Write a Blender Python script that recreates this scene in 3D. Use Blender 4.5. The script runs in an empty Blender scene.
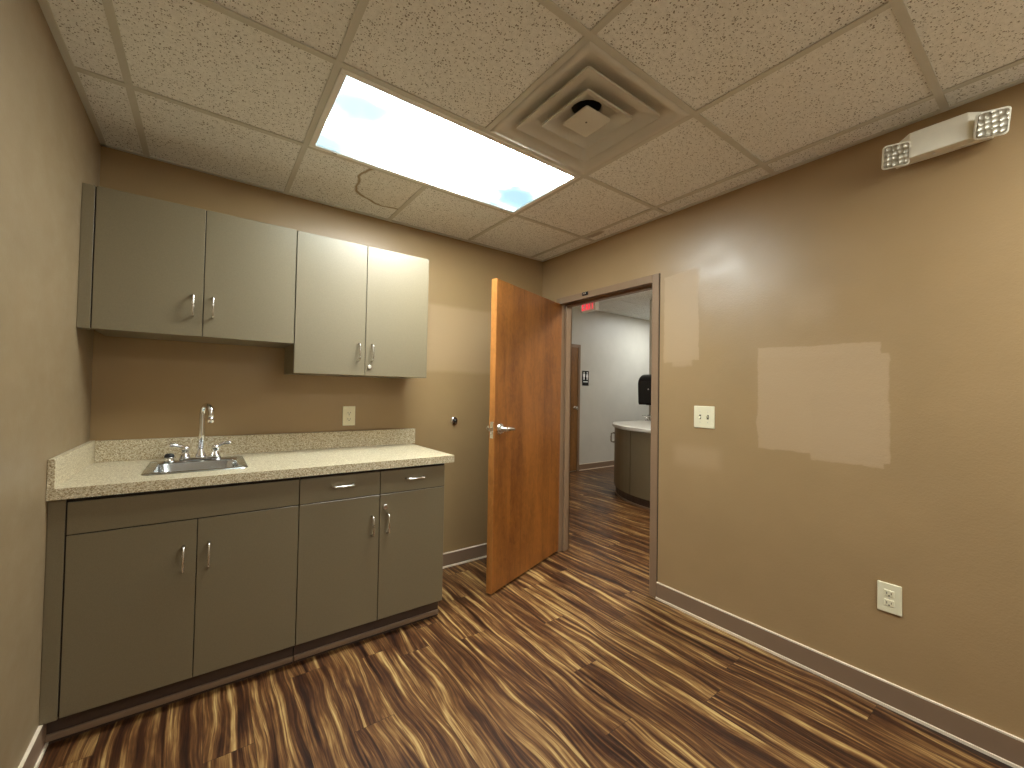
import bpy, bmesh, math
from mathutils import Vector, Matrix

scene = bpy.context.scene
COL = scene.collection
W, H = 2.749, 2.413            # room width (x), ceiling height
WT = 0.115                     # right wall thickness
REAR = -4.2                    # wall behind the camera
HX, HY, HH = 7.9, 2.2, 2.73    # hall: end wall x, far wall y, ceiling height
HS = -2.2                      # hall near end
DY0, DY1, DZ = -0.240, -1.105, 2.005   # doorway

# ------------------------------------------------------------------ mesh helpers
def box(bm, x0, x1, y0, y1, z0, z1, bev=0.0, seg=1):
    t = bmesh.new()
    vs = [t.verts.new((x, y, z)) for x in (x0, x1) for y in (y0, y1) for z in (z0, z1)]
    for f in ((0, 1, 3, 2), (4, 6, 7, 5), (0, 4, 5, 1), (2, 3, 7, 6), (0, 2, 6, 4), (1, 5, 7, 3)):
        t.faces.new([vs[i] for i in f])
    bmesh.ops.recalc_face_normals(t, faces=t.faces)
    if bev:
        bmesh.ops.bevel(t, geom=list(t.edges), offset=bev, segments=seg, profile=0.5, affect='EDGES')
    merge(bm, t)
    return bm

def merge(bm, t, mat=None):
    me = bpy.data.meshes.new('tmp')
    t.to_mesh(me); t.free()
    if mat is not None: me.transform(mat)
    bm.from_mesh(me); bpy.data.meshes.remove(me)

def B(*a, **k):
    return box(bmesh.new(), *a, **k)

def tube(bm, pts, rad, n=14, caps=True):
    pts = [Vector(p) for p in pts]
    if not hasattr(rad, '__len__'): rad = [rad] * len(pts)
    rings = []; prev = None
    for i, p in enumerate(pts):
        d = (pts[min(i + 1, len(pts) - 1)] - pts[max(i - 1, 0)]).normalized()
        if prev is None:
            a = Vector((0, 0, 1)) if abs(d.z) < .9 else Vector((1, 0, 0))
            u = d.cross(a).normalized()
        else:
            u = (prev - d * prev.dot(d)).normalized()
        prev = u; v = d.cross(u)
        rings.append([bm.verts.new(p + (u * math.cos(t) + v * math.sin(t)) * rad[i]) for t in [2 * math.pi * k / n for k in range(n)]])
    for a, b in zip(rings, rings[1:]):
        for k in range(n):
            f = bm.faces.new((a[k], a[(k + 1) % n], b[(k + 1) % n], b[k])); f.smooth = True
    if caps:
        bm.faces.new(rings[0][::-1]); bm.faces.new(rings[-1])
    return bm

def lathe(bm, c, prof, axis='z', n=24):
    """prof: list of (radius, height along axis)."""
    c = Vector(c); rings = []
    ax = {'x': (Vector((0, 1, 0)), Vector((0, 0, 1)), Vector((1, 0, 0))), 'y': (Vector((0, 0, 1)), Vector((1, 0, 0)), Vector((0, 1, 0))),
          'z': (Vector((1, 0, 0)), Vector((0, 1, 0)), Vector((0, 0, 1)))}[axis] if isinstance(axis, str) else axis
    for r, h in prof:
        rings.append([bm.verts.new(c + ax[2] * h + (ax[0] * math.cos(t) + ax[1] * math.sin(t)) * max(r, 1e-4)) for t in [2 * math.pi * k / n for k in range(n)]])
    for a, b in zip(rings, rings[1:]):
        for k in range(n):
            f = bm.faces.new((a[k], a[(k + 1) % n], b[(k + 1) % n], b[k])); f.smooth = True
    bm.faces.new(rings[0][::-1]); bm.faces.new(rings[-1])
    return bm

def prism(bm, pts, z0, z1, bev=0.0):
    t = bmesh.new()
    lo = [t.verts.new((x, y, z0)) for x, y in pts]; hi = [t.verts.new((x, y, z1)) for x, y in pts]
    n = len(pts)
    t.faces.new(lo[::-1]); t.faces.new(hi)
    for i in range(n): t.faces.new((lo[i], lo[(i + 1) % n], hi[(i + 1) % n], hi[i]))
    bmesh.ops.recalc_face_normals(t, faces=t.faces)
    if bev:
        es = [e for e in t.edges if abs(e.verts[0].co.z - e.verts[1].co.z) < 1e-6]
        bmesh.ops.bevel(t, geom=es, offset=bev, segments=2, profile=0.5, affect='EDGES')
    merge(bm, t)
    return bm

def hexa(bm, v8, bev=0.0):
    """v8: bottom 4 then top 4 corners (same winding)."""
    t = bmesh.new(); v = [t.verts.new(p) for p in v8]
    for f in ((3, 2, 1, 0), (4, 5, 6, 7), (0, 1, 5, 4), (1, 2, 6, 5), (2, 3, 7, 6), (3, 0, 4, 7)):
        t.faces.new([v[i] for i in f])
    bmesh.ops.recalc_face_normals(t, faces=t.faces)
    if bev: bmesh.ops.bevel(t, geom=list(t.edges), offset=bev, segments=2, profile=0.5, affect='EDGES')
    merge(bm, t); return bm

def rrect(x0, x1, y0, y1, r, n=5):
    out = []
    for cx, cy, a in ((x1 - r, y1 - r, 0), (x0 + r, y1 - r, 90), (x0 + r, y0 + r, 180), (x1 - r, y0 + r, 270)):
        for k in range(n + 1):
            t = math.radians(a + 90 * k / n); out.append((cx + r * math.cos(t), cy + r * math.sin(t)))
    return out

def loft(bm, loops, close_last=True, smooth=True):
    """loops: list of lists of 3D points of equal count."""
    rs = [[bm.verts.new(p) for p in L] for L in loops]; n = len(rs[0])
    for a, b in zip(rs, rs[1:]):
        for k in range(n):
            f = bm.faces.new((a[k], a[(k + 1) % n], b[(k + 1) % n], b[k])); f.smooth = smooth
    if close_last: bm.faces.new(rs[-1])
    return bm

# ------------------------------------------------------------------ object helpers
def obj(name, bm, mat, parent=None, world=True):
    me = bpy.data.meshes.new(name)
    if parent is not None and world:
        p = parent; off = Vector((0, 0, 0))
        while p is not None: off += p.location; p = p.parent
        bmesh.ops.translate(bm, verts=bm.verts, vec=-off)
    bm.to_mesh(me); bm.free()
    me.materials.append(mat)
    o = bpy.data.objects.new(name, me); COL.objects.link(o)
    if parent is not None: o.parent = parent
    return o

def tag(o, label=None, cat=None, group=None, kind=None):
    for k, v in (('label', label), ('category', cat), ('group', group), ('kind', kind)):
        if v: o[k] = v
    return o

def thing(name, label, cat, loc, rz=0, group=None, kind=None):
    o = bpy.data.objects.new(name, None); COL.objects.link(o)
    o.empty_display_size = .05
    o.location = loc; o.rotation_euler = (0, 0, rz)
    return tag(o, label, cat, group, kind)

def struct(name, bm, mat, label=None, cat=None):
    return tag(obj(name, bm, mat), label, cat, None, 'structure')

# ------------------------------------------------------------------ material helpers
class Mat:
    def __init__(s, name):
        s.m = bpy.data.materials.new(name); s.m.use_nodes = True
        s.t = s.m.node_tree; s.b = s.t.nodes['Principled BSDF']
    def n(s, typ, **kw):
        nd = s.t.nodes.new(typ)
        for k, v in kw.items():
            if k.startswith('_'): setattr(nd, k[1:], v)
            else: s.set(nd.inputs[k], v)
        return nd
    def set(s, sock, v):
        if isinstance(v, bpy.types.NodeSocket): s.t.links.new(v, sock)
        else: sock.default_value = v
    def math(s, op, a, b=0.0, clamp=False):
        nd = s.t.nodes.new('ShaderNodeMath'); nd.operation = op; nd.use_clamp = clamp
        s.set(nd.inputs[0], a); s.set(nd.inputs[1], b); return nd.outputs[0]
    def pos(s):
        return s.t.nodes.new('ShaderNodeNewGeometry').outputs['Position']
    def objco(s):
        return s.t.nodes.new('ShaderNodeTexCoord').outputs['Object']
    def sep(s, v):
        nd = s.n('ShaderNodeSeparateXYZ'); s.set(nd.inputs[0], v); return nd.outputs
    def comb(s, x, y, z):
        nd = s.n('ShaderNodeCombineXYZ')
        for i, v in enumerate((x, y, z)): s.set(nd.inputs[i], v)
        return nd.outputs[0]
    def noise(s, vec, scale, detail=2.0, rough=.5, dist=0.0):
        nd = s.n('ShaderNodeTexNoise', Scale=scale, Detail=detail, Roughness=rough, Distortion=dist)
        s.set(nd.inputs['Vector'], vec); return nd.outputs['Fac']
    def ramp(s, fac, stops, interp='LINEAR'):
        nd = s.n('ShaderNodeValToRGB'); s.set(nd.inputs[0], fac)
        cr = nd.color_ramp; cr.interpolation = interp
        while len(cr.elements) < len(stops): cr.elements.new(.5)
        for e, (p, c) in zip(cr.elements, stops):
            e.position = p; e.color = (c[0], c[1], c[2], 1) if hasattr(c, '__len__') else (c, c, c, 1)
        return nd.outputs[0]
    def mix(s, fac, a, b, blend='MIX'):
        nd = s.n('ShaderNodeMix', _data_type='RGBA', _blend_type=blend)
        s.set(nd.inputs[0], fac)
        for i, v in ((6, a), (7, b)):
            if not isinstance(v, bpy.types.NodeSocket): v = (v[0], v[1], v[2], 1)
            s.set(nd.inputs[i], v)
        return nd.outputs[2]
    def step(s, x, e, w):      # smooth 0..1 around e with half width w
        nd = s.n('ShaderNodeMapRange', _interpolation_type='SMOOTHSTEP')
        s.set(nd.inputs[0], x); s.set(nd.inputs[1], e - w); s.set(nd.inputs[2], e + w); return nd.outputs[0]
    def boxmask(s, a, b, a0, a1, b0, b1, w=.004):
        f = s.step(a, a0, w)
        for g in (s.math('SUBTRACT', 1.0, s.step(a, a1, w)), s.step(b, b0, w), s.math('SUBTRACT', 1.0, s.step(b, b1, w))):
            f = s.math('MULTIPLY', f, g)
        return f
    def bump(s, h, strength, dist=.002):
        nd = s.n('ShaderNodeBump', Strength=strength, Distance=dist); s.set(nd.inputs['Height'], h)
        s.t.links.new(nd.outputs[0], s.b.inputs['Normal'])
    def out(s, color=None, rough=None, metal=None, spec=None):
        if color is not None:
            if not isinstance(color, bpy.types.NodeSocket): color = (*color[:3], 1)
            s.set(s.b.inputs['Base Color'], color)
        if rough is not None: s.set(s.b.inputs['Roughness'], rough)
        if metal is not None: s.set(s.b.inputs['Metallic'], metal)
        if spec is not None: s.set(s.b.inputs['Specular IOR Level'], spec)
        return s.m

def plain(name, color, rough=.5, metal=0.0, spec=.5, var=.06, scale=30.0, bump=0.0, bscale=200.0):
    M = Mat(name); p = M.objco()
    nz = M.noise(p, scale, 3)
    k = M.ramp(nz, [(.3, 1 - var), (.7, 1 + var)])
    M.out(M.mix(1.0, color, k, 'MULTIPLY'), rough, metal, spec)
    if bump: M.bump(M.noise(p, bscale, 2), bump, .001)
    return M.m

# ---- wall paint, with the touched-up patches it carries
PAINT = (.326, .214, .100)
PATCH = (.445, .308, .170)
def wall_paint(name, base=PAINT, patch=None, rough=.32, bump=.25):
    M = Mat(name); p = M.pos()
    big = M.noise(p, 2.2, 3, .6)
    col = M.mix(M.ramp(big, [(.35, 0.0), (.65, 1.0)]), [c * .96 for c in base], [c * 1.04 for c in base])
    xx, yy, zz0 = M.sep(p)
    nr = M.noise(M.comb(M.math('MULTIPLY', xx, 5.0), M.math('MULTIPLY', yy, 5.0), M.math('MULTIPLY', zz0, 8.0)), 1.0, 4, .6)
    r = M.math('ADD', rough, M.math('MULTIPLY', M.math('SUBTRACT', nr, .45), .30))
    r = M.math('MAXIMUM', r, .285)
    if patch:
        x, y, z = M.sep(p)
        edge = M.noise(p, 26.0, 4, .65); e2 = M.noise(p, 6.0, 3, .6)
        d = M.math('ADD', M.math('MULTIPLY', M.math('SUBTRACT', edge, .5), .018), M.math('MULTIPLY', M.math('SUBTRACT', e2, .5), .028))
        a = M.math('ADD', {'y': y, 'x': x}[patch['axis']], d); zz = M.math('ADD', z, M.math('MULTIPLY', d, .8))
        for a0, a1, b0, b1, w, amt, slope in patch['boxes']:
            z2 = M.math('SUBTRACT', zz, M.math('MULTIPLY', M.math('SUBTRACT', a, a0), slope)) if slope else zz
            f = M.math('MULTIPLY', M.boxmask(a, z2, a0, a1, b0, b1, w), amt)
            col = M.mix(f, col, PATCH)
            r = M.math('ADD', r, M.math('MULTIPLY', f, .16))
    M.out(col, r, 0, .5)
    M.bump(M.math('ADD', M.noise(p, 130.0, 3, .6), M.math('MULTIPLY', M.noise(p, 24.0, 2), .8)), bump, .0016)
    return M.m

m_wall_r = wall_paint('right_wall_paint', base=(.362, .241, .118), bump=.45, patch=dict(axis='y', boxes=[  # room paint, lightened on this wall to lift its brightness
    (-2.262, -1.744, 1.005, 1.470, .004, 1.0, .02), (-2.235, -1.744, 1.4, 1.520, .004, 1.0, .02), (-2.24, -1.98, .985, 1.3, .004, 1.0, 0),
    (-1.418, -1.190, 1.490, 2.030, .003, .9, -.05), (-1.38, -1.25, 1.455, 1.6, .01, .8, 0),
    (-1.55, -1.27, .86, .975, .035, .6, 0), (-2.06, -1.90, 1.64, 1.80, .05, .35, 0)]))
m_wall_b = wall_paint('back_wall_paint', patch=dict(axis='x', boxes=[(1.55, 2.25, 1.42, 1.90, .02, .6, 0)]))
m_wall_l = wall_paint('left_wall_dimmed_paint', base=(.270, .193, .106), rough=.45)  # room paint with shade put into its colour so this wall reads dimmer
m_wall_h = wall_paint('hall_wall_paint', base=(.60, .565, .49), rough=.45, bump=.1)
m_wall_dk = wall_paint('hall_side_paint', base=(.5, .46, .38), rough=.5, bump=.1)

# ---- floor: wood-look vinyl planks running toward the back wall
def floor_mat():
    M = Mat('vinyl_plank'); p = M.pos(); x, y, z = M.sep(p)
    PW, PL = .152, 1.22
    xi = M.math('FLOOR', M.math('DIVIDE', x, PW))
    wn = M.n('ShaderNodeTexWhiteNoise', _noise_dimensions='1D'); M.set(wn.inputs['W'], xi)
    yo = M.math('ADD', M.math('DIVIDE', y, PL), wn.outputs['Value'])
    yi = M.math('FLOOR', yo)
    w2 = M.n('ShaderNodeTexWhiteNoise', _noise_dimensions='2D'); M.set(w2.inputs['Vector'], M.comb(xi, yi, 0.0))
    rnd = w2.outputs['Value']; off = M.math('MULTIPLY', rnd, 1.5)
    # slow sideways wander of the grain
    wv = M.math('MULTIPLY', M.math('SUBTRACT', M.noise(M.comb(M.math('MULTIPLY', x, 4.0), M.math('ADD', M.math('MULTIPLY', y, 1.7), off), off), 1.0, 1.5, .5), .5), .115)
    xs = M.math('ADD', x, wv)
    s1 = M.noise(M.comb(M.math('MULTIPLY', xs, 34.0), M.math('ADD', M.math('MULTIPLY', y, 1.1), off), off), 1.0, 3, .6, .3)
    s2 = M.noise(M.comb(M.math('MULTIPLY', xs, 95.0), M.math('ADD', M.math('MULTIPLY', y, 2.0), off), off), 1.0, 3, .6, .2)
    s3 = M.noise(M.comb(M.math('MULTIPLY', xs, 9.0), M.math('ADD', M.math('MULTIPLY', y, 1.6), off), off), 1.0, 3, .6, .8)
    s4 = M.noise(M.comb(M.math('MULTIPLY', xs, 330.0), M.math('MULTIPLY', y, 14.0), off), 1.0, 2, .6)
    v = M.math('ADD', M.math('MULTIPLY', s1, .42), M.math('MULTIPLY', s2, .27))
    v = M.math('ADD', v, M.math('MULTIPLY', s3, .21)); v = M.math('ADD', v, M.math('MULTIPLY', s4, .10))
    v = M.math('ADD', v, M.math('MULTIPLY', M.math('SUBTRACT', rnd, .5), .02))
    col = M.ramp(v, [(.405, (.018, .006, .003)), (.47, (.062, .022, .008)), (.515, (.142, .061, .020)), (.555, (.270, .145, .049)), (.605, (.52, .345, .135))])
    # seams
    fx = M.math('FRACT', M.math('DIVIDE', x, PW)); fy = M.math('FRACT', yo)
    ex = M.math('MINIMUM', fx, M.math('SUBTRACT', 1.0, fx)); ey = M.math('MINIMUM', fy, M.math('SUBTRACT', 1.0, fy))
    seam = M.math('MINIMUM', M.step(ex, .006, .004), M.step(ey, .0011, .0006))
    col = M.mix(M.math('SUBTRACT', 1.0, M.math('MULTIPLY', M.math('SUBTRACT', 1.0, seam), .6)), (.02, .01, .006), col)
    M.out(col, M.ramp(s2, [(.3, .34), (.7, .44)]), 0, .45)
    M.bump(M.math('ADD', M.math('MULTIPLY', s2, .4), seam), .15, .001)
    return M.m
m_floor = floor_mat()

# ---- ceiling
def tile_mat(stain=True):
    M = Mat('fissured_tile' if stain else 'hall_tile'); p = M.pos(); x, y, z = M.sep(p)
    wob = M.n('ShaderNodeTexNoise', Scale=70.0, Detail=2.0); M.set(wob.inputs['Vector'], p)
    vm = M.n('ShaderNodeVectorMath', _operation='SCALE'); M.set(vm.inputs[0], wob.outputs['Color']); M.set(vm.inputs['Scale'], .012)
    va = M.n('ShaderNodeVectorMath', _operation='ADD'); M.set(va.inputs[0], p); M.set(va.inputs[1], vm.outputs[0])
    vo = M.n('ShaderNodeTexVoronoi', Scale=150.0); M.set(vo.inputs['Vector'], va.outputs[0])
    cr, cg, cb = M.sep(vo.outputs['Color'])
    thr = M.math('MULTIPLY', M.math('POWER', cr, 1.6), .46)
    hole = M.math('SUBTRACT', 1.0, M.step(M.math('SUBTRACT', vo.outputs['Distance'], thr), 0.0, .07))
    vo2 = M.n('ShaderNodeTexVoronoi', Scale=300.0); M.set(vo2.inputs['Vector'], p)
    c2 = M.sep(vo2.outputs['Color'])[0]
    pin = M.math('MULTIPLY', M.math('SUBTRACT', 1.0, M.step(vo2.outputs['Distance'], .22, .1)), M.step(c2, .6, .05))
    f = M.math('MAXIMUM', M.math('MULTIPLY', hole, .85), M.math('MULTIPLY', pin, .55))
    base = M.mix(M.ramp(M.noise(p, 60.0, 3), [(.3, 0.0), (.7, 1.0)]), (.86, .86, .83), (.97, .97, .94))
    col = M.mix(f, base, (.15, .12, .08))
    if stain:
        dx = M.math('SUBTRACT', x, 1.335); dy = M.math('SUBTRACT', y, -.445)
        ang = M.noise(p, 4.0, 3, .6)
        d = M.math('SQRT', M.math('ADD', M.math('MULTIPLY', dx, dx), M.math('MULTIPLY', dy, dy)))
        d = M.math('ADD', d, M.math('MULTIPLY', M.math('SUBTRACT', ang, .5), .12))
        ring = M.math('SUBTRACT', 1.0, M.step(M.math('ABSOLUTE', M.math('SUBTRACT', d, .268)), .008, .007))
        ins = M.math('SUBTRACT', 1.0, M.step(d, .265, .01))
        lim = M.math('SUBTRACT', 1.0, M.step(x, 1.384, .001))
        col = M.mix(M.math('MULTIPLY', M.math('MULTIPLY', ring, .85), lim), col, (.30, .21, .085))
        ex = M.math('DIVIDE', M.math('SUBTRACT', x, 2.645), .030); ey = M.math('DIVIDE', M.math('SUBTRACT', y, -.69), .085)
        ed = M.math('ADD', M.math('SQRT', M.math('ADD', M.math('MULTIPLY', ex, ex), M.math('MULTIPLY', ey, ey))), M.math('MULTIPLY', M.math('SUBTRACT', ang, .5), .8))
        col = M.mix(M.math('MULTIPLY', M.math('SUBTRACT', 1.0, M.step(ed, .9, .2)), .6), col, (.22, .15, .07))
        col = M.mix(M.math('MULTIPLY', M.math('MULTIPLY', ins, .14), lim), col, (.55, .40, .20))
    M.out(col, .9, 0, .2)
    M.bump(f, -.6, .002)
    return M.m
m_tile = tile_mat(True); m_tile_h = tile_mat(False)
m_tbar = plain('grid_enamel', (.64, .62, .55), .5, var=.03, scale=8)
m_vent = plain('vent_plastic', (.70, .67, .60), .75, var=.03, scale=8)
m_duct = plain('duct_dark', (.05, .045, .035), .8)
m_white_enamel = plain('white_enamel', (.90, .89, .84), .4, var=.02)

# ---- laminate, metals, plastics
def laminate(name, base, rough=.38):
    M = Mat(name); p = M.objco()
    f = M.noise(p, 420.0, 2); g = M.noise(p, 3.0, 2)
    col = M.mix(M.ramp(f, [(.35, 0.0), (.65, 1.0)]), [c * .93 for c in base], [c * 1.07 for c in base])
    col = M.mix(M.math('MULTIPLY', g, .12), col, [c * .8 for c in base])
    M.out(col, rough, 0, .68); M.bump(f, .04, .0004)
    return M.m
LAM = (.186, .147, .084)
m_lam = laminate('cabinet_laminate', LAM)
m_lam_in = laminate('cabinet_underside', (.10, .075, .045), .6)
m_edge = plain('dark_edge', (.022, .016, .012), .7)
m_toe = plain('toe_vinyl', (.060, .034, .022), .4)
def nickel(name, c=(.74, .70, .64), r=.25):
    M = Mat(name); p = M.objco()
    return M.out(c, M.ramp(M.noise(p, 25.0, 2), [(.3, r - .03), (.7, r + .04)]), 1.0)
m_nickel = nickel('satin_nickel'); m_chrome = nickel('chrome', (.80, .80, .80), .10)
m_steel = nickel('stainless_steel', (.62, .64, .63), .24)
m_black = plain('black_rubber', (.012, .012, .012), .45)
m_blackgloss = plain('black_plastic', (.010, .010, .012), .25)
m_ivory = plain('ivory_plastic', (.80, .74, .52), .35, var=.02)
m_slot = plain('slot_dark', (.05, .035, .02), .6)
m_screw = nickel('screw_metal', (.6, .56, .45), .35)
def counter(name):
    M = Mat(name); p = M.pos()
    v1 = M.n('ShaderNodeTexVoronoi', Scale=270.0); M.set(v1.inputs['Vector'], p)
    c = M.sep(v1.outputs['Color'])[0]
    v2 = M.n('ShaderNodeTexVoronoi', Scale=600.0); M.set(v2.inputs['Vector'], p)
    c2 = M.sep(v2.outputs['Color'])[1]
    col = M.ramp(c, [(.0, (.30, .21, .11)), (.18, (.42, .32, .18)), (.36, (.58, .49, .32)), (.72, (.66, .58, .40)), (1.0, (.84, .77, .60))])
    col = M.mix(M.math('MULTIPLY', M.step(c2, .82, .03), .6), col, (.30, .22, .12))
    return M.out(col, .30, 0, .5)
m_counter = counter('speckled_laminate')
m_trim_paint = plain('frame_enamel', (.262, .170, .102), .32, var=.03, scale=5)
m_base = plain('baseboard_brown', (.245, .160, .100), .35, var=.05, scale=6)
m_cap = plain('baseboard_cream', (.82, .70, .54), .4, var=.05)
def wood(name, base, dark):
    M = Mat(name); x, y, z = M.sep(M.objco())
    a = M.noise(M.comb(M.math('MULTIPLY', x, 9.0), M.math('MULTIPLY', y, 9.0), M.math('MULTIPLY', z, 1.3)), 1.0, 4, .6, .8)
    b = M.noise(M.comb(M.math('MULTIPLY', x, 150.0), M.math('MULTIPLY', y, 150.0), M.math('MULTIPLY', z, 5.0)), 1.0, 3, .6)
    c = M.noise(M.comb(M.math('MULTIPLY', x, 24.0), M.math('MULTIPLY', y, 24.0), M.math('MULTIPLY', z, 16.0)), 1.0, 3, .65, 1.2)
    v = M.math('ADD', M.math('ADD', M.math('MULTIPLY', a, .5), M.math('MULTIPLY', b, .2)), M.math('MULTIPLY', c, .3))
    # book-matched veneer leaves
    leaf = M.n('ShaderNodeTexWhiteNoise', _noise_dimensions='1D'); M.set(leaf.inputs['W'], M.math('FLOOR', M.math('DIVIDE', x, .145)))
    v = M.math('ADD', v, M.math('MULTIPLY', M.math('SUBTRACT', leaf.outputs['Value'], .5), .06))
    col = M.ramp(v, [(.36, dark), (.5, base), (.64, [min(1, k * 1.35) for k in base])])
    M.out(col, .36, 0, .5); M.bump(b, .05, .0005)
    return M.m
m_door = wood('stained_birch', (.262, .092, .016), (.165, .050, .008))
m_door_edge = wood('door_edge_band', (.33, .13, .03), (.22, .075, .016))
m_door_h = wood('hall_door_wood', (.22, .10, .028), (.14, .055, .014))

# ================================================================== SETTING
struct('floor', B(0, HX, REAR, HY, -.05, 0), m_floor)
# walls
struct('wall_back', B(-.1, W, 0, .1, 0, H + .35), m_wall_b)
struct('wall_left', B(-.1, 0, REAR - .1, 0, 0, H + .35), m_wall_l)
struct('wall_rear', B(0, W, REAR - .1, REAR, 0, H + .35), m_wall_h)  # unseen; pale paint chosen to bounce fill light onto the ceiling
bm = bmesh.new()
box(bm, W, W + WT, REAR - .1, DY1 - .03, 0, HH + .1)
box(bm, W, W + WT, DY0 + .03, .1, 0, HH + .1)
box(bm, W, W + WT, DY1 - .03, DY0 + .03, DZ + .03, HH + .1)
struct('wall_right', bm, m_wall_r)
# hall
struct('wall_hall_far', B(W, HX, HY, HY + .1, 0, HH + .1), m_wall_h)
struct('wall_hall_side', B(W, W + WT, .1, HY, 0, HH + .1), m_wall_dk)
struct('wall_hall_end', B(HX, HX + .1, HS, HY + .1, 0, HH + .1), m_wall_h)
struct('wall_hall_near', B(W + WT, HX, HS - .1, HS, 0, HH + .1), m_wall_dk)
WX, WY = 5.85, 1.127
struct('wall_hall_wing', B(WX, WX + .12, HS, WY, 0, HH), m_wall_h)

# ceiling panels + grid
GX = [.166, .775, 1.385, 1.994, 2.604]
GY = [-.603 - .6096 * j for j in range(0, 6)]
xs = [0] + GX + [W]; ys = [0] + GY + [REAR]
bm = bmesh.new()
for i in range(len(xs) - 1):
    for j in range(len(ys) - 1):
        if j == 1 and i in (2, 3): continue           # light
        if j == 2 and i == 3: continue                # air vent
        if j == 5 and i in (3, 4): continue           # added fill light
        box(bm, xs[i] + .001, xs[i + 1] - .001, ys[j + 1] + .001, ys[j] - .001, H + .006, H + .022)
struct('ceiling', bm, m_tile)
struct('ceiling_deck', B(-.1, W + WT, REAR - .1, .1, H + .35, H + .37), m_duct)
bm = bmesh.new(); T = .012
for gx in GX:
    if gx in (1.385, 1.994):
        k = 0 if gx == 1.385 else 4
        box(bm, gx - T, gx + T, GY[k], 0, H, H + .005); box(bm, gx - T, gx + T, REAR, GY[k + 1], H, H + .005)
    else: box(bm, gx - T, gx + T, REAR, 0, H, H + .005)
for gy in GY: box(bm, 0, W, gy - T, gy + T, H - .0004, H + .0046)
box(bm, 0, .022, REAR, 0, H - .0008, H + .006); box(bm, W - .022, W, REAR, 0, H - .0008, H + .006)
box(bm, 0, W, -.022, 0, H - .0008, H + .006); box(bm, 0, W, REAR, REAR + .022, H - .0008, H + .006)
struct('trim_1', bm, m_tbar)
# hall ceiling with its grid
struct('ceiling_hall', B(W + WT, HX, HS, HY, HH, HH + .02), m_tile_h)
bm = bmesh.new()
for k in range(9): box(bm, 3.05 + .61 * k, 3.074 + .61 * k, HS, HY, HH - .004, HH + .001)
for k in range(7): box(bm, W + WT, HX, -1.62 + .61 * k, -1.596 + .61 * k, HH - .0045, HH + .001)
struct('trim_2', bm, m_white_enamel)

# baseboards
def baseboard(name, x0, x1, y0, y1, axis):
    o = struct(name, B(x0, x1, y0, y1, .011, .098, bev=.002), m_base)
    e = .003
    if axis == 'r':   a, c = (x0 - .0005, x1, y0, y1), (x0 - .006, x1, y0, y1)
    elif axis == 'b': a, c = (x0, x1, y0 - .0005, y1), (x0, x1, y0 - .006, y1)
    else:             a, c = (x0, x1 + .0005, y0, y1), (x0, x1 + .006, y0, y1)
    obj('cap_bead', B(*a, .098, .104), m_cap, o); obj('floor_bead', B(*c, 0, .0115), m_cap, o)
baseboard('baseboard_right', W - .009, W, REAR, DY1 - .052, 'r')
baseboard('baseboard_back', 1.535, W, -.009, 0, 'b')
baseboard('baseboard_left', 0, .009, REAR, -.545, 'l')
baseboard('baseboard_hall', 5.47, HX, HY - .009, HY, 'b')
baseboard('baseboard_corner', W - .009, W, DY0 + .052, 0, 'r')

# steel door frame
FW = .050; P = .010
bm = bmesh.new()
def jamb(y, s):     # s=+1 back side jamb, -1 front side jamb
    a, b = sorted((y, y + s * FW))
    box(bm, W - P, W + .001, a, b, 0, DZ + FW, bev=.002)                  # room face
    box(bm, W + WT - .001, W + WT + P, a, b, 0, DZ + FW, bev=.002)        # hall face
    a, b = sorted((y, y + s * .028))
    box(bm, W - P + .002, W + WT + P - .002, a, b, 0, DZ + .02)            # rabbet
    a, b = sorted((y, y - s * .016))
    box(bm, W + .048, W + .092, a, b, 0, DZ, bev=.001)                    # stop
jamb(DY0, 1); jamb(DY1, -1)
box(bm, W - P, W + .001, DY1, DY0, DZ, DZ + FW, bev=.002); box(bm, W + WT - .001, W + WT + P, DY1, DY0, DZ, DZ + FW, bev=.002)
box(bm, W - P + .002, W + WT + P - .002, DY1, DY0, DZ, DZ + .028); box(bm, W + .048, W + .092, DY1, DY0, DZ - .016, DZ, bev=.001)
frame = struct('trim_3', bm, m_trim_paint)
obj('gap_shadow', B(W - .0015, W + .001, DY1 - FW - .004, DY1 - FW + .001, .012, DZ + FW), m_edge, frame)  # near-black strip put in as the shadow along the jamb's outer edge
bm = bmesh.new(); box(bm, W - P - .003, W - P, -.545, -.485, DZ + .022, DZ + .048, bev=.001)
catch = tag(obj('door_catch', bm, m_blackgloss), 'small dark metal catch fixed on the head of the open doorway frame', 'catch')
bm = bmesh.new(); box(bm, W - P - .012, W - P - .003, -.53, -.50, DZ + .027, DZ + .041, bev=.002)
obj('catch_roller', bm, m_nickel, catch)

# ------------------------------------------------------------------ open wooden door
ang = math.radians(200)
door = thing('door_1', 'orange-brown stained wooden door standing open into the room with lever handle', 'door', (2.765, -.240, 0), ang, kind='structure')
DW, TH = .920, .042     # local: x along the door from the hinge, y = thickness (visible face at y=+TH?)
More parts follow.
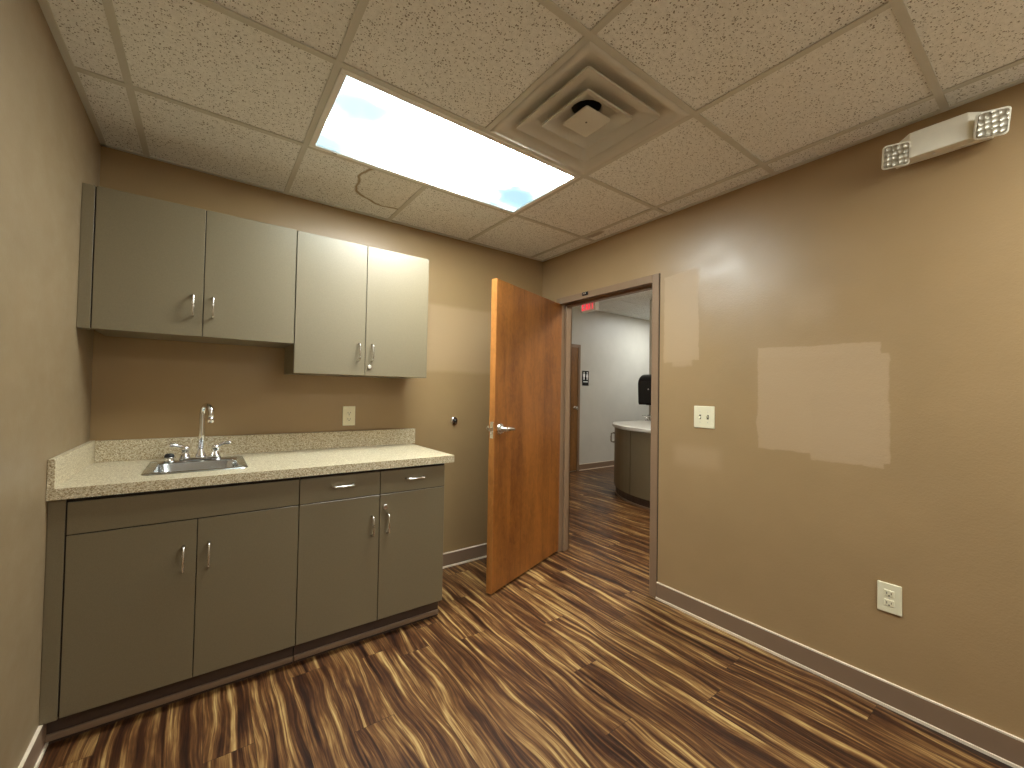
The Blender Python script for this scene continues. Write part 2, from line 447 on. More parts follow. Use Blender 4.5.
# the visible (camera) face looks along local +y
y0, y1 = -TH, 0.0
obj('door_leaf', B(.014, DW - .006, y0, y1, .014, DZ - .004, bev=.0015), m_door, door, False)
bm = B(DW - .0062, DW, y0, y1, .014, DZ - .004, bev=.001); obj('edge_band', bm, m_door_edge, door, False)
lock = obj('latch_plate', B(DW - .0005, DW + .0015, y0 + .009, y1 - .009, .985, 1.09, bev=.0005), m_nickel, door, False)
obj('latch_bolt', hexa(bmesh.new(), [(DW, -.030, 1.030), (DW + .020, -.030, 1.030), (DW + .012, -.014, 1.030), (DW, -.014, 1.030),
                                       (DW, -.030, 1.052), (DW + .020, -.030, 1.052), (DW + .012, -.014, 1.052), (DW, -.014, 1.052)]), m_chrome, lock, False)
for s, yy in ((1, y1), (-1, y0)):
    bm = bmesh.new(); lc = (DW - .060, yy, 1.042)
    lathe(bm, lc, [(.036, 0), (.036, s * .006), (.033, s * .013), (.024, s * .022), (.016, s * .030), (.015, s * .050), (.011, s * .054)], 'y', 28)
    h = obj('lever_handle', bm, m_nickel, door, False)
    bm = bmesh.new(); yb = yy + s * .043
    tube(bm, [(lc[0] + .012, yb, 1.042), (lc[0] - .01, yb + s * .004, 1.043), (lc[0] - .05, yb + s * .006, 1.041), (lc[0] - .09, yb + s * .003, 1.038), (lc[0] - .112, yb - s * .008, 1.036), (lc[0] - .118, yb - s * .018, 1.036)],
         [.012, .014, .0125, .0115, .010, .008], 14)
    obj('lever', bm, m_nickel, h, False)
bm = bmesh.new()
for zz in (DZ - .25, 1.05, .25):
    tube(bm, [(.020, -TH - .004, zz - .05), (.020, -TH - .004, zz + .05)], .006, 10)
obj('hinge_barrel', bm, m_nickel, door, False)

# ------------------------------------------------------------------ pulls
def pull(p0, p1, out, parent, r=.0042, so=.030):
    """satin bow pull from p0 to p1 standing off along 'out'."""
    a, b, o = Vector(p0), Vector(p1), Vector(out)
    d = (b - a).normalized(); bm = bmesh.new()
    path = [a, a + o * so * .55, a + o * so * .85 + d * .003, a + o * so + d * .012, (a + b) / 2 + o * (so + .002), b + o * so - d * .012, b + o * so * .85 - d * .003, b + o * so * .55, b]
    tube(bm, path, [r * 1.25, r, r, r * 1.05, r * 1.1, r * 1.05, r, r, r * 1.25], 10)
    return obj('handle', bm, m_nickel, parent)
def camlock(c, parent):
    bm = lathe(bmesh.new(), c, [(.013, 0), (.013, -.006), (.0115, -.009), (.009, -.0095)], 'y', 20)
    k = obj('lock', bm, m_chrome, parent)
    return k

OUT = (0, -1, 0)
# ------------------------------------------------------------------ wall cabinets
UF = -.325; DT = .019; G = .0016
def wall_cab(label, x0, x1, z0, z1, split, filler=None, hz=None, lock=None):
    c = thing('wall_cabinet', label, 'cabinet', ((x0 + x1) / 2, 0, z0), group='wall cabinets over the counter')
    bm = box(bmesh.new(), x0 + (filler or 0), x1, UF + DT + .002, -.001, z0, z1, bev=.001)
    obj('body', bm, m_lam, c)
    obj('dark_backing', B(x0 + .004, x1 - .002, UF + .006, UF + DT + .003, z0 + .003, z1 - .003), m_edge, c)  # near-black sheet behind the doors, showing in the gaps between them
    if filler: obj('filler_strip', B(x0 + .001, x0 + filler - .003, UF, UF + DT + .06, z0, z1, bev=.0008), m_lam, c)
    xa = x0 + (filler or 0)
    for k, (a, b) in enumerate(((xa, split), (split, x1))):
        d = obj('door', B(a + G, b - G, UF, UF + DT, z0, z1, bev=.0012), m_lam, c)
        hx = split + (-.037 if k == 0 else .037)
        pull((hx, UF, hz[0]), (hx, UF, hz[1]), OUT, d)
        if lock and k == 1: camlock((lock[0], UF, lock[1]), d)
    return c
wall_cab('shorter grey-olive wall cabinet at the left wall, two doors, above the sink', 0, .793, 1.511, 2.106, .411, .042, (1.603, 1.699))
wall_cab('taller pale grey wall cabinet at the right end of the pair, lock under one handle', .794, 1.540, 1.359, 2.104, 1.158, None, (1.442, 1.538), (1.183, 1.409))

# ------------------------------------------------------------------ base cabinets
BF = -.615
def base_cab(label, x0, x1, filler=0):
    c = thing('base_cabinet', label, 'cabinet', ((x0 + x1) / 2, -.3, 0), group='base cabinets under the counter')
    bm = bmesh.new(); xa = x0 + filler; f0 = BF + DT + .002
    box(bm, xa, xa + .018, f0, -.002, .105, .872); box(bm, x1 - .018, x1, f0, -.002, .105, .872)
    box(bm, xa, x1, f0, -.002, .105, .123); box(bm, xa, x1, -.012, -.002, .105, .872); box(bm, xa, x1, f0, f0 + .02, .72, .765)
    obj('body', bm, m_lam, c)
    obj('dark_backing', B(x0 + .003, x1 - .002, BF + .006, BF + DT + .003, .112, .872), m_edge, c)  # near-black sheet behind doors and drawers, showing in their gaps
    obj('toe_kick', B(x0 + .001, x1 - .001, -.562, -.003, 0, .105), m_toe, c)
    obj('cove_strip', B(x0 + .001, x1 - .001, -.574, -.5615, .014, .038, bev=.003), m_base, c)
    if filler: obj('filler_strip', B(x0 + .001, x0 + filler - .003, BF, BF + DT + .06, .105, .872, bev=.0008), m_lam, c)
    return c
c = base_cab('olive-brown base cabinet under the sink with one long fixed front panel', 0, .790, .047)
obj('false_front', B(.047 + G, .790 - G, BF, BF + DT, .745, .860, bev=.0012), m_lam, c)
for a, b, hx in ((.047, .419, .377), (.419, .790, .459)):
    d = obj('door', B(a + G, b - G, BF, BF + DT, .108, .741, bev=.0012), m_lam, c)
    pull((hx, BF, .542), (hx, BF, .641), OUT, d)
c = base_cab('olive-brown base cabinet with two small drawers over two doors, at counter end', .791, 1.530)
for a, b, hx in ((.790, 1.163, .978), (1.163, 1.530, 1.350)):
    d = obj('drawer', B(a + G, b - G, BF, BF + DT, .745, .860, bev=.0012), m_lam, c)
    pull((hx - .050, BF, .812), (hx + .050, BF, .812), OUT, d)
for k, (a, b, hx) in enumerate(((.790, 1.163, 1.124), (1.163, 1.530, 1.204))):
    d = obj('door', B(a + G, b - G, BF, BF + DT, .108, .741, bev=.0012), m_lam, c)
    pull((hx, BF, .542), (hx, BF, .641), OUT, d)
    if k: camlock((1.191, BF, .677), d)

# ------------------------------------------------------------------ countertop
CX, CY, CT, CB = 1.574, -.640, .916, .877
SX0, SX1, SY0, SY1 = .246, .580, -.492, -.140          # cut-out for the sink
ct = thing('countertop', 'speckled beige laminate countertop with raised splash along the walls', 'countertop', (.78, -.32, CB))
bm = bmesh.new()
box(bm, .001, SX0, CY, -.001, CB, CT); box(bm, SX1, CX, CY, -.001, CB, CT)
box(bm, SX0, SX1, CY, SY0, CB, CT); box(bm, SX0, SX1, SY1, -.001, CB, CT)
bmesh.ops.remove_doubles(bm, verts=bm.verts, dist=1e-5)
obj('slab', bm, m_counter, ct)
obj('backsplash', B(.0205, 1.603, -.020, -.001, CT, 1.016, bev=.0012), m_counter, ct)
obj('side_splash', B(.001, .020, CY, -.001, CT, 1.018, bev=.0012), m_counter, ct)

# ------------------------------------------------------------------ sink
sk = thing('sink', 'small stainless steel drop-in sink set into the beige counter', 'sink', (.414, -.32, CT))
def zl(pts, z): return [(x, y, z) for x, y in pts]
bm = bmesh.new()
outer = rrect(.228, .596, -.514, -.128, .030); 
loft(bm, [zl(rrect(.228, .596, -.514, -.128, .030), CT + .0005), zl(rrect(.230, .594, -.512, -.130, .029), CT + .005), zl(rrect(.242, .584, -.500, -.142, .026), CT + .0065),
          zl(rrect(.262, .566, -.484, -.215, .040), CT + .004), zl(rrect(.267, .561, -.479, -.220, .040), CT - .004),
          zl(rrect(.277, .551, -.469, -.230, .045), CT - .120), zl(rrect(.300, .528, -.446, -.253, .045), CT - .140)])
bowl = obj('basin', bm, m_steel, sk)
bm = lathe(bmesh.new(), (.414, -.35, CT - .1395), [(.042, 0), (.042, .003), (.034, .001), (.012, .0005)], 'z', 24)
obj('drain', bm, m_chrome, sk)

# ------------------------------------------------------------------ faucet
fz = CT + .0062
fc = thing('faucet', 'chrome gooseneck faucet with two lever handles behind the small sink', 'faucet', (.419, -.168, fz))
bm = prism(bmesh.new(), rrect(.335, .503, -.194, -.142, .025), fz, fz + .014, bev=.004)
obj('base_plate', bm, m_chrome, fc)
bm = lathe(bmesh.new(), (.419, -.168, fz + .012), [(.022, 0), (.022, .010), (.016, .022), (.0125, .040), (.0115, .046)], 'z', 24)
pts = [(.419, -.168, fz + .05), (.420, -.168, fz + .12), (.421, -.168, fz + .222)]
R_ = .040; dirx, diry = .42, -.91
for k in range(1, 13):
    t = math.pi * k / 12 * 1.02
    h = R_ * (1 - math.cos(t)); pts.append((.421 + dirx * h, -.168 + diry * h, fz + .226 + R_ * math.sin(t)))
last = Vector(pts[-1]); pts.append(tuple(last + Vector((0, 0, -.022))))
tube(bm, pts, [.0130] + [.0118] * (len(pts) - 1), 16)
sp = obj('spout', bm, m_chrome, fc)
e = Vector(pts[-1])
obj('aerator', lathe(bmesh.new(), e, [(.0125, .006), (.0135, 0), (.0135, -.016), (.011, -.018)], 'z', 20), m_chrome, sp)
for s in (-1, 1):
    hx = .419 + s * .060
    bm = lathe(bmesh.new(), (hx, -.168, fz + .012), [(.021, 0), (.020, .008), (.014, .020), (.014, .032), (.018, .038), (.016, .050), (.009, .056)], 'z', 22)
    h = obj('handle', bm, m_chrome, fc)
    bm = bmesh.new()
    tube(bm, [(hx, -.168, fz + .055), (hx + s * .014, -.172, fz + .066), (hx + s * .034, -.180, fz + .075), (hx + s * .056, -.186, fz + .078), (hx + s * .062, -.187, fz + .077)], [.008, .008, .0075, .009, .006], 12)
    obj('lever', bm, m_chrome, h)
st = thing('sink_stopper', 'small black-topped chrome stopper standing on the back corner of the sink rim', 'stopper', (.300, -.176, fz))
obj('collar', lathe(bmesh.new(), (.300, -.176, fz), [(.020, 0), (.0205, .004), (.018, .008), (.018, .016), (.019, .019)], 'z', 22), m_chrome, st)
obj('rubber_cap', lathe(bmesh.new(), (.300, -.176, fz + .019), [(.019, 0), (.0195, .006), (.016, .014), (.010, .017)], 'z', 22), m_black, st)

# ------------------------------------------------------------------ outlets, switch, bumper
def plate(bm, c, w, h, ax):
    """cover plate; ax 'b' on the back wall (faces -y), 'r' on the right wall (faces -x)"""
    if ax == 'b': box(bm, c[0] - w / 2, c[0] + w / 2, -.0075, 0, c[2] - h / 2, c[2] + h / 2, bev=.003, seg=2)
    else: box(bm, W - .0075, W, c[1] - w / 2, c[1] + w / 2, c[2] - h / 2, c[2] + h / 2, bev=.003, seg=2)
def place(ax, c, u, v, d0, d1):
    """box in plate coordinates: u across, v up (ranges), d off the wall"""
    if ax == 'b': return (c[0] + u[0], c[0] + u[1], -d1, -d0, c[2] + v[0], c[2] + v[1])
    return (W - d1, W - d0, c[1] - u[1], c[1] - u[0], c[2] + v[0], c[2] + v[1])
def outlet(label, ax, c, w, h):
    t = thing('wall_outlet', label, 'outlet', c, group='power outlets')
    bm = bmesh.new(); plate(bm, c, w, h, ax); obj('cover_plate', bm, m_ivory, t)
    for s in (1, -1):
        r = obj('receptacle', B(*place(ax, c, (-.0165, .0165), (s * .0195 - .014, s * .0195 + .014), .003, .0092), bev=.002), m_ivory, t)
        bm = bmesh.new()
        for u0, u1, v0, v1 in ((-.0085, -.0060, -.004, .006), (.0060, .0085, -.003, .005), (-.0025, .0025, -.011, -.006)):
            box(bm, *place(ax, c, (u0, u1), (s * .0195 + v0, s * .0195 + v1), .0085, .0096))
        obj('slot', bm, m_slot, r)
    bm = bmesh.new(); box(bm, *place(ax, c, (-.003, .003), (-.003, .003), .006, .0088), bev=.0008); obj('screw', bm, m_screw, t)
outlet('ivory duplex outlet on the back wall just above the counter backsplash', 'b', (1.163, 0, 1.112), .076, .122)
outlet('ivory duplex outlet low on the right wall above the baseboard', 'r', (W, -2.262, .449), .078, .121)
sw = thing('light_switch', 'ivory plate with two toggle switches on the wall beside the doorway', 'switch', (W, -1.458, 1.155))
bm = bmesh.new(); plate(bm, (W, -1.458, 1.155), .122, .126, 'r'); obj('cover_plate', bm, m_ivory, sw)
for s, tilt in ((-1, 1), (1, -1)):
    yc = -1.458 + s * .023
    bm = box(bmesh.new(), W - .0080, W - .0066, yc - .0055, yc + .0055, 1.155 - .0125, 1.155 + .0125); f = obj('toggle_slot', bm, m_slot, sw)
    z_ = 1.155 + tilt * .004
    bm = hexa(bmesh.new(), [(W - .008, yc - .004, 1.150), (W - .008, yc + .004, 1.150), (W - .008, yc + .004, 1.160), (W - .008, yc - .004, 1.160),
                            (W - .020, yc - .0033, z_ - .003 + tilt * .004), (W - .020, yc + .0033, z_ - .003 + tilt * .004), (W - .020, yc + .0033, z_ + .003 + tilt * .004), (W - .020, yc - .0033, z_ + .003 + tilt * .004)], bev=.0008)
    obj('toggle', bm, m_ivory, f)
    for v in (-.030, .030):
        obj('screw', lathe(bmesh.new(), (W - .0070, yc, 1.155 + v), [(.003, 0), (.003, -.0012), (.002, -.0016)], 'x', 10), m_screw, sw)
bp = thing('door_bumper', 'round chrome wall bumper with black rubber centre on the back wall', 'door stop', (1.912, 0, 1.064))
obj('rose', lathe(bmesh.new(), (1.912, 0, 1.064), [(.029, 0), (.029, -.006), (.026, -.012), (.020, -.015), (.0165, -.015)], 'y', 26), m_chrome, bp)
obj('rubber_pad', lathe(bmesh.new(), (1.912, -.010, 1.064), [(.0135, 0), (.0135, -.008), (.012, -.013), (.008, -.015)], 'y', 24), m_black, bp)
obj('centre_screw', lathe(bmesh.new(), (1.912, -.0245, 1.064), [(.005, 0), (.005, -.001), (.003, -.002)], 'y', 14), m_chrome, bp)

# ------------------------------------------------------------------ emergency light
em = thing('emergency_light', 'off-white twin-head emergency light high on the right wall under the ceiling', 'emergency light', (W, -2.42, 2.235))
m_em = plain('emergency_housing', (.90, .86, .72), .38, var=.02)
bm = bmesh.new()
box(bm, W - .020, W, -2.555, -2.285, 2.243, 2.345, bev=.004, seg=2)
hexa(bm, [(W - .018, -2.548, 2.246), (W - .018, -2.292, 2.246), (W - .018, -2.292, 2.343), (W - .018, -2.548, 2.343),
          (W - .080, -2.500, 2.238), (W - .080, -2.340, 2.238), (W - .080, -2.340, 2.340), (W - .080, -2.500, 2.340)], bev=.004)
obj('housing', bm, m_em, em)
obj('test_button', lathe(bmesh.new(), (W - .050, -2.405, 2.2405), [(.004, 0), (.004, -.004), (.003, -.005)], 'z', 12), m_white_enamel, em)
def lens_mat():
    M = Mat('prismatic_lens'); p = M.objco()
    vo = M.n('ShaderNodeTexVoronoi', Scale=60.0, Randomness=.25); M.set(vo.inputs['Vector'], p)
    d = vo.outputs['Distance']
    M.out(M.ramp(d, [(.1, (.80, .78, .68)), (.5, (.42, .38, .28)), (.8, (.18, .15, .10))]), .12, .25)
    M.bump(d, 1.0, .006); return M.m
m_lens = lens_mat()
for cy, yaw, pit in ((-2.293, -20, 17), (-2.548, -22, 18)):
    # head: local frame, lens faces local -x
    rot = Matrix.Translation((W - .062, cy, 2.272)) @ Matrix.Rotation(math.radians(-yaw), 4, 'Z') @ Matrix.Rotation(math.radians(-pit), 4, 'Y')
    t = bmesh.new()
    loft(t, [[(.030, y, z) for y, z in rrect(-.022, .022, -.024, .024, .014)], [(.010, y, z) for y, z in rrect(-.036, .036, -.038, .038, .014)],
             [(-.022, y, z) for y, z in rrect(-.043, .043, -.045, .045, .012)], [(-.030, y, z) for y, z in rrect(-.043, .043, -.045, .045, .012)], [(-.0305, y, z) for y, z in rrect(-.040, .040, -.042, .042, .010)]])
    t.faces.new([v for v in t.verts][:24][::-1]); bmesh.ops.recalc_face_normals(t, faces=t.faces)
    bm = bmesh.new(); merge(bm, t, rot); hd = obj('lamp_head', bm, m_em, em)
    t = bmesh.new()
    loft(t, [[(-.030, y, z) for y, z in rrect(-.038, .038, -.040, .040, .009)], [(-.036, y, z) for y, z in rrect(-.037, .037, -.039, .039, .009)]], smooth=False)
    bm = bmesh.new(); merge(bm, t, rot); obj('lens', bm, m_lens, hd)

# ------------------------------------------------------------------ ceiling light
LIGHT = 11.0
def sky_film():
    M = Mat('sky_film_diffuser'); p = M.pos(); x, y, z = M.sep(p)
    n1 = M.noise(p, 7.0, 3, .55)
    def blob(cx, cy, sx, sy):
        dx = M.math('DIVIDE', M.math('SUBTRACT', x, cx), sx); dy = M.math('DIVIDE', M.math('SUBTRACT', y, cy), sy)
        d = M.math('SQRT', M.math('ADD', M.math('MULTIPLY', dx, dx), M.math('MULTIPLY', dy, dy)))
        d = M.math('ADD', d, M.math('MULTIPLY', M.math('SUBTRACT', n1, .5), 1.6))
        return M.math('SUBTRACT', 1.0, M.step(d, 1.0, .75))
    f = blob(1.90, -.80, .19, .22)
    for b in ((.83, -.66, .22, .13), (.86, -1.02, .30, .13), (1.80, -.645, .16, .04)):
        f = M.math('MAXIMUM', f, M.math('MULTIPLY', blob(*b), .9))
    ch = [M.math('MULTIPLY', w_, M.math('POWER', b_ / w_, f)) for w_, b_ in ((LIGHT * .95, .085), (LIGHT, .165), (LIGHT * .97, .215))]
    col = M.comb(*ch)
    M.set(M.b.inputs['Base Color'], (.6, .6, .6, 1)); M.set(M.b.inputs['Emission Color'], col); M.b.inputs['Emission Strength'].default_value = 1.0
    M.b.inputs['Roughness'].default_value = .4
    return M.m
m_film = sky_film()
def troffer(label, LX0, LX1, LY0, LY1, mat):
    lt = thing('ceiling_light', label, 'ceiling light', ((LX0 + LX1) / 2, (LY0 + LY1) / 2, H))
    bm = bmesh.new(); fz0, fz1 = H - .004, H + .030; e = .026
    for a in ((LX0, LX1, LY0, LY0 + e), (LX0, LX1, LY1 - e, LY1)): box(bm, *a, fz0, fz1, bev=.002)
    for a in ((LX0, LX0 + e, LY0 + e, LY1 - e), (LX1 - e, LX1, LY0 + e, LY1 - e)): box(bm, *a, fz0, fz1, bev=.002)
    fr = obj('frame', bm, m_white_enamel, lt)
    for xx in (LX0 + .11, LX1 - .11):
        obj('latch', B(xx - .012, xx + .012, LY1 - .021, LY1 - .012, fz0 - .003, fz0 + .001, bev=.001), m_nickel, fr)
    obj('housing', B(LX0 + .004, LX1 - .004, LY0 + .004, LY1 - .004, H + .034, H + .12), m_white_enamel, lt)
    obj('diffuser', B(LX0 + e, LX1 - e, LY0 + e, LY1 - e, H + .006, H + .009), mat, lt)
troffer('lit rectangular ceiling panel with a cloudy-sky film, over the cabinets', .787, 1.982, -1.201, -.614, m_film)
M2 = Mat('fill_diffuser'); M2.out((.6, .6, .6), .4); M2.b.inputs['Emission Color'].default_value = (.95, 1, .97, 1); M2.b.inputs['Emission Strength'].default_value = LIGHT * .45
troffer('unseen lit ceiling panel added as fill over the back of the room', 1.397, 2.592, -3.639, -3.052, M2.m)  # added out of view to brighten the ceiling and right wall

# ------------------------------------------------------------------ air vent
vc = (1.6895, -1.517)
vt = thing('air_vent', 'square off-white ceiling air vent with nested pyramid louvres beside the lit panel', 'air vent', (*vc, H))
def sq(h, z, r=.0, n=4): 
    if r <= 0: r = .0015
    return [(vc[0] + a, vc[1] + b, z) for a, b in rrect(-h, h, -h, h, r, n)]
bm = bmesh.new()
loft(bm, [sq(.292, H + .002), sq(.292, H - .003), sq(.272, H - .003, .010), sq(.262, H + .002, .02), sq(.246, H + .018, .035), sq(.232, H + .030, .05), sq(.215, H + .036, .06), sq(.070, H + .050, .069), sq(.062, H + .070, .0615)], close_last=False)
obj('frame', bm, m_vent, vt)
bm = bmesh.new()
loft(bm, [sq(.063, H + .066, .0625), sq(.063, H + .30, .0625)]); obj('duct_collar', bm, m_duct, vt)
def cone(b, tp, zt, lip=.006):
    bm = bmesh.new()
    loft(bm, [sq(tp, zt, .01), sq(b - .004, H + .007, .012), sq(b - .003, H + .001, .012), sq(b, H + .001, .012), sq(b, H + .008, .012), sq(tp + .003, zt + .002, .012)], close_last=False)
    return bm
obj('louvre_ring', cone(.2150, .150, H + .034), m_vent, vt)
obj('louvre_ring', cone(.1370, .088, H + .036), m_vent, vt)
bm = bmesh.new()
loft(bm, [sq(.030, H + .040, .008), sq(.0715, H + .008, .008), sq(.0715, H + .002, .008), sq(.066, H + .0005, .008), sq(.02, H + .0035, .006)])
obj('centre_plate', bm, m_vent, vt)
obj('screw', lathe(bmesh.new(), (vc[0], vc[1], H + .0035), [(.004, 0), (.004, -.0015), (.0025, -.002)], 'z', 12), m_slot, vt)

# ================================================================== HALL
# door in the far wall
d2 = thing('door_2', 'brown wooden door with round knob in the far hall wall', 'door', (4.95, HY, 0), kind='structure')
obj('door_leaf', B(4.49, 5.40, HY - .012, HY - .001, .012, 2.045, bev=.001), m_door_h, d2)
bm = bmesh.new()
box(bm, 5.40, 5.452, HY - .022, HY, 0, 2.097, bev=.002); box(bm, 4.438, 4.49, HY - .022, HY, 0, 2.097, bev=.002); box(bm, 4.49, 5.40, HY - .022, HY, 2.045, 2.097, bev=.002)
obj('door_frame', bm, m_trim_paint, d2)
obj('knob', lathe(bmesh.new(), (5.335, HY - .012, 1.045), [(.032, 0), (.032, -.006), (.013, -.012), (.013, -.030), (.030, -.040), (.034, -.052), (.024, -.064)], 'y', 22), m_nickel, d2)
# restroom sign
rs = thing('restroom_sign', 'small black restroom sign with two white figures on the hall wall', 'sign', (5.59, HY, 1.55))
obj('plate', B(5.512, 5.668, HY - .006, HY, 1.418, 1.668, bev=.002), m_blackgloss, rs)
m_sign_white = plain('sign_white', (.85, .85, .82), .5, var=.01)
def person_glyph(cx, skirt):
    bm = bmesh.new(); y = HY - .006; z0 = 1.515
    lathe(bm, (cx, y, z0 + .122), [(.0125, 0), (.0125, -.0015)], 'y', 18)
    if skirt:
        P_ = [(-.012, .105), (.012, .105), (.026, .045), (.012, .045), (.012, 0), (-.012, 0), (-.012, .045), (-.026, .045)]
    else:
        P_ = [(-.024, .105), (.024, .105), (.024, .050), (.013, .050), (.013, 0), (-.013, 0), (-.013, .050), (-.024, .050)]
    lo = [bm.verts.new((cx + a, y, z0 + b)) for a, b in P_]; hi = [bm.verts.new((cx + a, y - .0015, z0 + b)) for a, b in P_]
    bm.faces.new(lo); bm.faces.new(hi[::-1])
    for i in range(8): bm.faces.new((lo[i], lo[(i + 1) % 8], hi[(i + 1) % 8], hi[i]))
    bmesh.ops.recalc_face_normals(bm, faces=bm.faces)
    return bm
obj('pictogram', person_glyph(5.552, False), m_sign_white, rs); obj('pictogram', person_glyph(5.628, True), m_sign_white, rs)
obj('text_line', B(5.535, 5.645, HY - .0072, HY - .006, 1.476, 1.490), m_sign_white, rs)
# exit sign hung from the hall ceiling
EX, EY0, EY1, EZ0, EZ1 = 5.0, 1.455, 1.745, 2.515, 2.705
ex = thing('exit_sign', 'lit white exit sign with red letters hanging from the hall ceiling', 'sign', (EX, (EY0 + EY1) / 2, EZ0))
obj('housing', B(EX, EX + .075, EY0, EY1, EZ0, EZ1, bev=.006, seg=2), m_white_enamel, ex)
obj('canopy', B(EX + .01, EX + .065, EY0 + .09, EY1 - .09, EZ1 - .002, HH, bev=.003), m_white_enamel, ex)
Mr = Mat('lit_red'); Mr.out((.5, .02, .03), .4); Mr.b.inputs['Emission Color'].default_value = (1.0, .03, .07, 1); Mr.b.inputs['Emission Strength'].default_value = .32
lz0, lz1, sw_ = EZ0 + .025, EZ0 + .165, .014
def bar(bm, a, b):     # a,b in (u left->right, z); u runs toward -y
    (u0, za), (u1, zb) = a, b; d = Vector((u1 - u0, zb - za)).normalized(); nrm = Vector((-d.y, d.x)) * sw_ / 2
    q = [(u0 + nrm.x, za + nrm.y), (u0 - nrm.x, za - nrm.y), (u1 - nrm.x, zb - nrm.y), (u1 + nrm.x, zb + nrm.y)]
    hexa(bm, [(EX + .001, EY1 - u, z) for u, z in q] + [(EX - .003, EY1 - u, z) for u, z in q])
h2 = sw_ / 2; zm = (lz0 + lz1) / 2
def letter(bars, u):
    bm = bmesh.new()
    for a, b in bars: bar(bm, (u + a[0], a[1]), (u + b[0], b[1]))
    obj('letter', bm, Mr.m, ex)
letter([((h2, lz0), (h2, lz1)), ((0, lz0 + h2), (.052, lz0 + h2)), ((0, zm), (.046, zm)), ((0, lz1 - h2), (.052, lz1 - h2))], .026)
letter([((.006, lz0), (.056, lz1)), ((.056, lz0), (.006, lz1))], .090)
letter([((h2, lz0), (h2, lz1))], .166)
letter([((.032, lz0), (.032, lz1)), ((0, lz1 - h2), (.064, lz1 - h2))], .200)

# bow-front vanity against the wing wall
def arc(r, cx=5.55, cy=.05, yend=1.0, n=22):
    a0 = math.asin(min(.999, (yend - cy) / r))
    return [(cx - r * math.cos(a0 - (a0 + math.radians(75)) * k / n), cy + r * math.sin(a0 - (a0 + math.radians(75)) * k / n)) for k in range(n + 1)]
va = thing('vanity_cabinet', 'olive-brown curved vanity cabinet in the hall under a white top', 'cabinet', (5.3, .1, 0))
body = arc(1.135, yend=1.03); prism_pts = body + [(WX - .002, body[-1][1]), (WX - .002, 1.08)]
obj('body', prism(bmesh.new(), [(x + .018, y) if i < len(body) else (x, y) for i, (x, y) in enumerate(prism_pts)], .10, .855), m_lam, va)
toe = arc(1.115, yend=1.0)
obj('toe_kick', prism(bmesh.new(), toe + [(WX - .002, toe[-1][1]), (WX - .002, 1.05)], 0, .10), m_toe, va)
bm = prism(bmesh.new(), arc(1.125, yend=.97) + arc(1.116, yend=.965)[::-1], .0, .022); obj('base_bead', bm, m_base, va)
def curved_door(a0, a1):
    pts = [(5.55 - 1.137 * math.cos(math.radians(a0 + (a1 - a0) * k / 8)), .05 + 1.137 * math.sin(math.radians(a0 + (a1 - a0) * k / 8))) for k in range(9)]
    inn = [(5.55 - 1.119 * math.cos(math.radians(a0 + (a1 - a0) * k / 8)), .05 + 1.119 * math.sin(math.radians(a0 + (a1 - a0) * k / 8))) for k in range(9)]
    return obj('door', prism(bmesh.new(), pts + inn[::-1], .108, .850), m_lam, va)
for a0, a1 in ((17.6, 56.5), (-15, 17.0), (-52, -15.6)):
    d = curved_door(a0, a1)
    ah = math.radians(a1 - 3.5) if a0 > 0 else math.radians(a0 + 4)
    o_ = (-math.cos(ah), math.sin(ah), 0)
    hb = (5.55 - 1.137 * math.cos(ah), .05 + 1.137 * math.sin(ah))
    pull((*hb, .64), (*hb, .76), o_, d, r=.008, so=.045)
vtop = thing('vanity_countertop', 'white curved vanity countertop in the hall beside the wall', 'countertop', (5.3, .1, .857))
m_solid = plain('white_solid_surface', (.80, .80, .76), .25, var=.02)
top = arc(1.165, yend=1.09)
obj('slab', prism(bmesh.new(), top + [(WX - .001, top[-1][1]), (WX - .001, 1.12)], .857, .900, bev=.008), m_solid, vtop)
# vanity faucet
vf = thing('vanity_faucet', 'small chrome faucet on the white vanity in the hall', 'faucet', (5.60, .92, .900))
obj('base_plate', prism(bmesh.new(), rrect(5.575, 5.625, .80, 1.00, .02), .900, .916, bev=.004), m_chrome, vf)
bm = bmesh.new(); tube(bm, [(5.60, .90, .91), (5.595, .90, .965), (5.56, .90, .985), (5.50, .90, .975), (5.46, .90, .945)], [.016, .016, .015, .013, .012], 14); obj('spout', bm, m_chrome, vf)
for yy in (.82, .98):
    h = obj('handle', lathe(bmesh.new(), (5.60, yy, .914), [(.018, 0), (.016, .02), (.012, .035), (.015, .05), (.008, .056)], 'z', 16), m_chrome, vf)
    bm = bmesh.new(); s_ = 1 if yy > .9 else -1; tube(bm, [(5.60, yy, .962), (5.585, yy + s_ * .03, .975), (5.57, yy + s_ * .055, .975)], [.008, .008, .006], 10); obj('lever', bm, m_chrome, h)
# towel dispenser
td = thing('towel_dispenser', 'black rounded paper towel dispenser on the hall wall above the vanity', 'dispenser', (WX, .92, 1.13))
bm = bmesh.new(); prof = []
for k in range(9):
    t = math.radians(90 * k / 8); prof.append((WX - .12 - .17 * math.sin(t), 1.44 + .145 * math.cos(t)))
prof = [(WX, 1.585)] + prof + [(WX - .278, 1.16), (WX - .265, 1.135), (WX, 1.135)]
lo = [bm.verts.new((x, .78, z)) for x, z in prof]; hi = [bm.verts.new((x, 1.118, z)) for x, z in prof]
n_ = len(prof)
bm.faces.new(lo[::-1]); bm.faces.new(hi)
for i in range(n_): bm.faces.new((lo[i], lo[(i + 1) % n_], hi[(i + 1) % n_], hi[i]))
bmesh.ops.recalc_face_normals(bm, faces=bm.faces)
bmesh.ops.bevel(bm, geom=[e for e in bm.edges if (abs(e.verts[0].co.y - e.verts[1].co.y) < 1e-5)], offset=.010, segments=2, affect='EDGES')
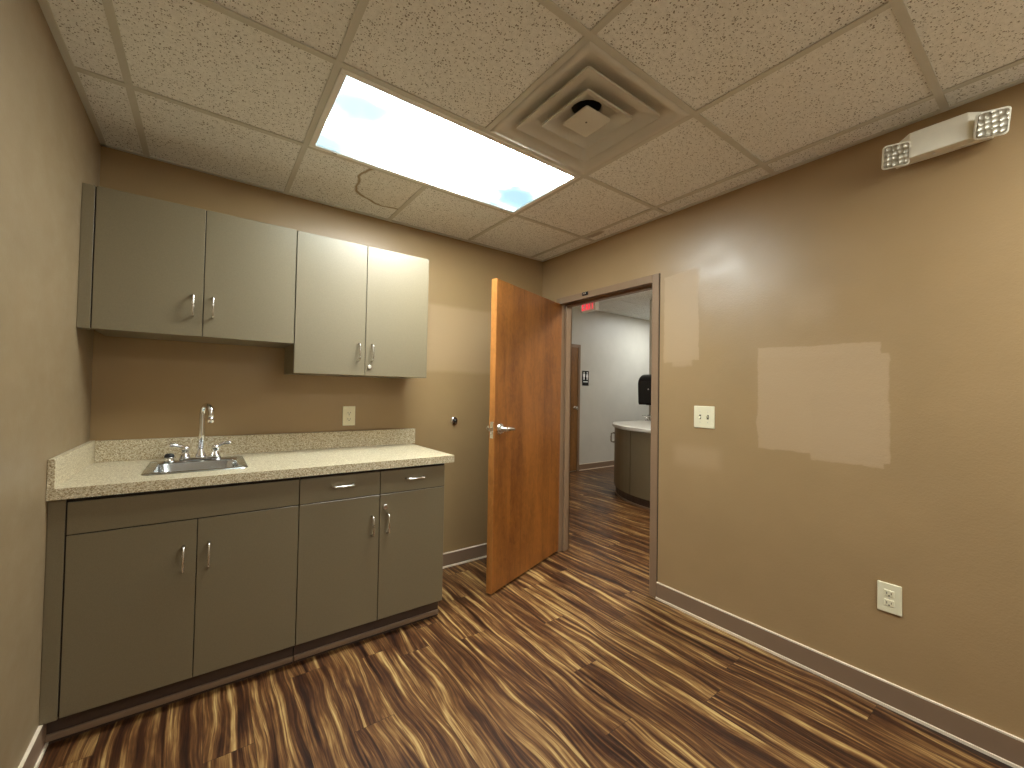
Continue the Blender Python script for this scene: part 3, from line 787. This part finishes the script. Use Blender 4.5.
obj('cover', bm, m_blackgloss, td)
obj('paper_slot', B(WX - .20, WX - .06, .78, 1.03, 1.128, 1.136), m_slot, td)
obj('lock', lathe(bmesh.new(), (WX - .289, .93, 1.36), [(.012, .012), (.012, -.006), (.008, -.008)], 'x', 14), m_chrome, td)

# hall light (unseen from here, lights the corridor)
hl = thing('hall_ceiling_light', 'white square lit panel set in the hall ceiling', 'ceiling light', (6.95, 1.3, HH))
bm = bmesh.new()
for a in ((6.65, 7.25, 1.00, 1.03), (6.65, 7.25, 1.57, 1.60), (6.65, 6.68, 1.03, 1.57), (7.22, 7.25, 1.03, 1.57)): box(bm, *a, HH - .012, HH)
obj('frame', bm, m_white_enamel, hl)
Mh = Mat('hall_diffuser'); Mh.out((.6, .6, .6), .4); Mh.b.inputs['Emission Color'].default_value = (.95, 1, 1, 1); Mh.b.inputs['Emission Strength'].default_value = 7.0
obj('diffuser', B(6.68, 7.22, 1.03, 1.57, HH - .008, HH - .004), Mh.m, hl)
hl2 = thing('hall_ceiling_light', 'unseen lit square panel in the hall ceiling nearer the doorway', 'ceiling light', (4.0, -.6, HH))  # unseen second hall lamp, there to light the hall near the doorway
bm = bmesh.new()
for a in ((3.70, 4.30, -1.20, -1.17), (3.70, 4.30, -.63, -.60), (3.70, 3.73, -1.17, -.63), (4.27, 4.30, -1.17, -.63)): box(bm, *a, HH - .012, HH)
obj('frame', bm, m_white_enamel, hl2)
Mh2 = Mat('hall_diffuser_warm'); Mh2.out((.6, .6, .6), .4); Mh2.b.inputs['Emission Color'].default_value = (1, .93, .8, 1); Mh2.b.inputs['Emission Strength'].default_value = 12.0
obj('diffuser', B(3.73, 4.27, -1.17, -.63, HH - .008, HH - .004), Mh2.m, hl2)

# ------------------------------------------------------------------ camera, world, view
cam = bpy.data.cameras.new('camera'); co = bpy.data.objects.new('camera', cam); COL.objects.link(co)
r, u, w = Vector((0.80583686, -0.59188361, 0.01734228)), Vector((-0.0265825, -0.00690239, 0.99962279)), Vector((0.59154064, 0.80599389, 0.02129595))
M4 = Matrix(((r.x, u.x, -w.x, .43416), (r.y, u.y, -w.y, -2.73243), (r.z, u.z, -w.z, 1.27493), (0, 0, 0, 1)))
co.matrix_world = M4
cam.sensor_width = 36; cam.lens = 36 * 415.68 / 1024; cam.clip_start = .02
scene.camera = co
wd = bpy.data.worlds.new('world'); scene.world = wd; wd.use_nodes = True
wd.node_tree.nodes['Background'].inputs[0].default_value = (.0, .0, .0, 1)
scene.view_settings.view_transform = 'Standard'; scene.view_settings.look = 'None'
scene.view_settings.gamma = 1.0; scene.view_settings.use_curve_mapping = False
scene.view_settings.exposure = 2.2
scene.cycles.use_denoising = True
scene.cycles.max_bounces = 12; scene.cycles.diffuse_bounces = 8
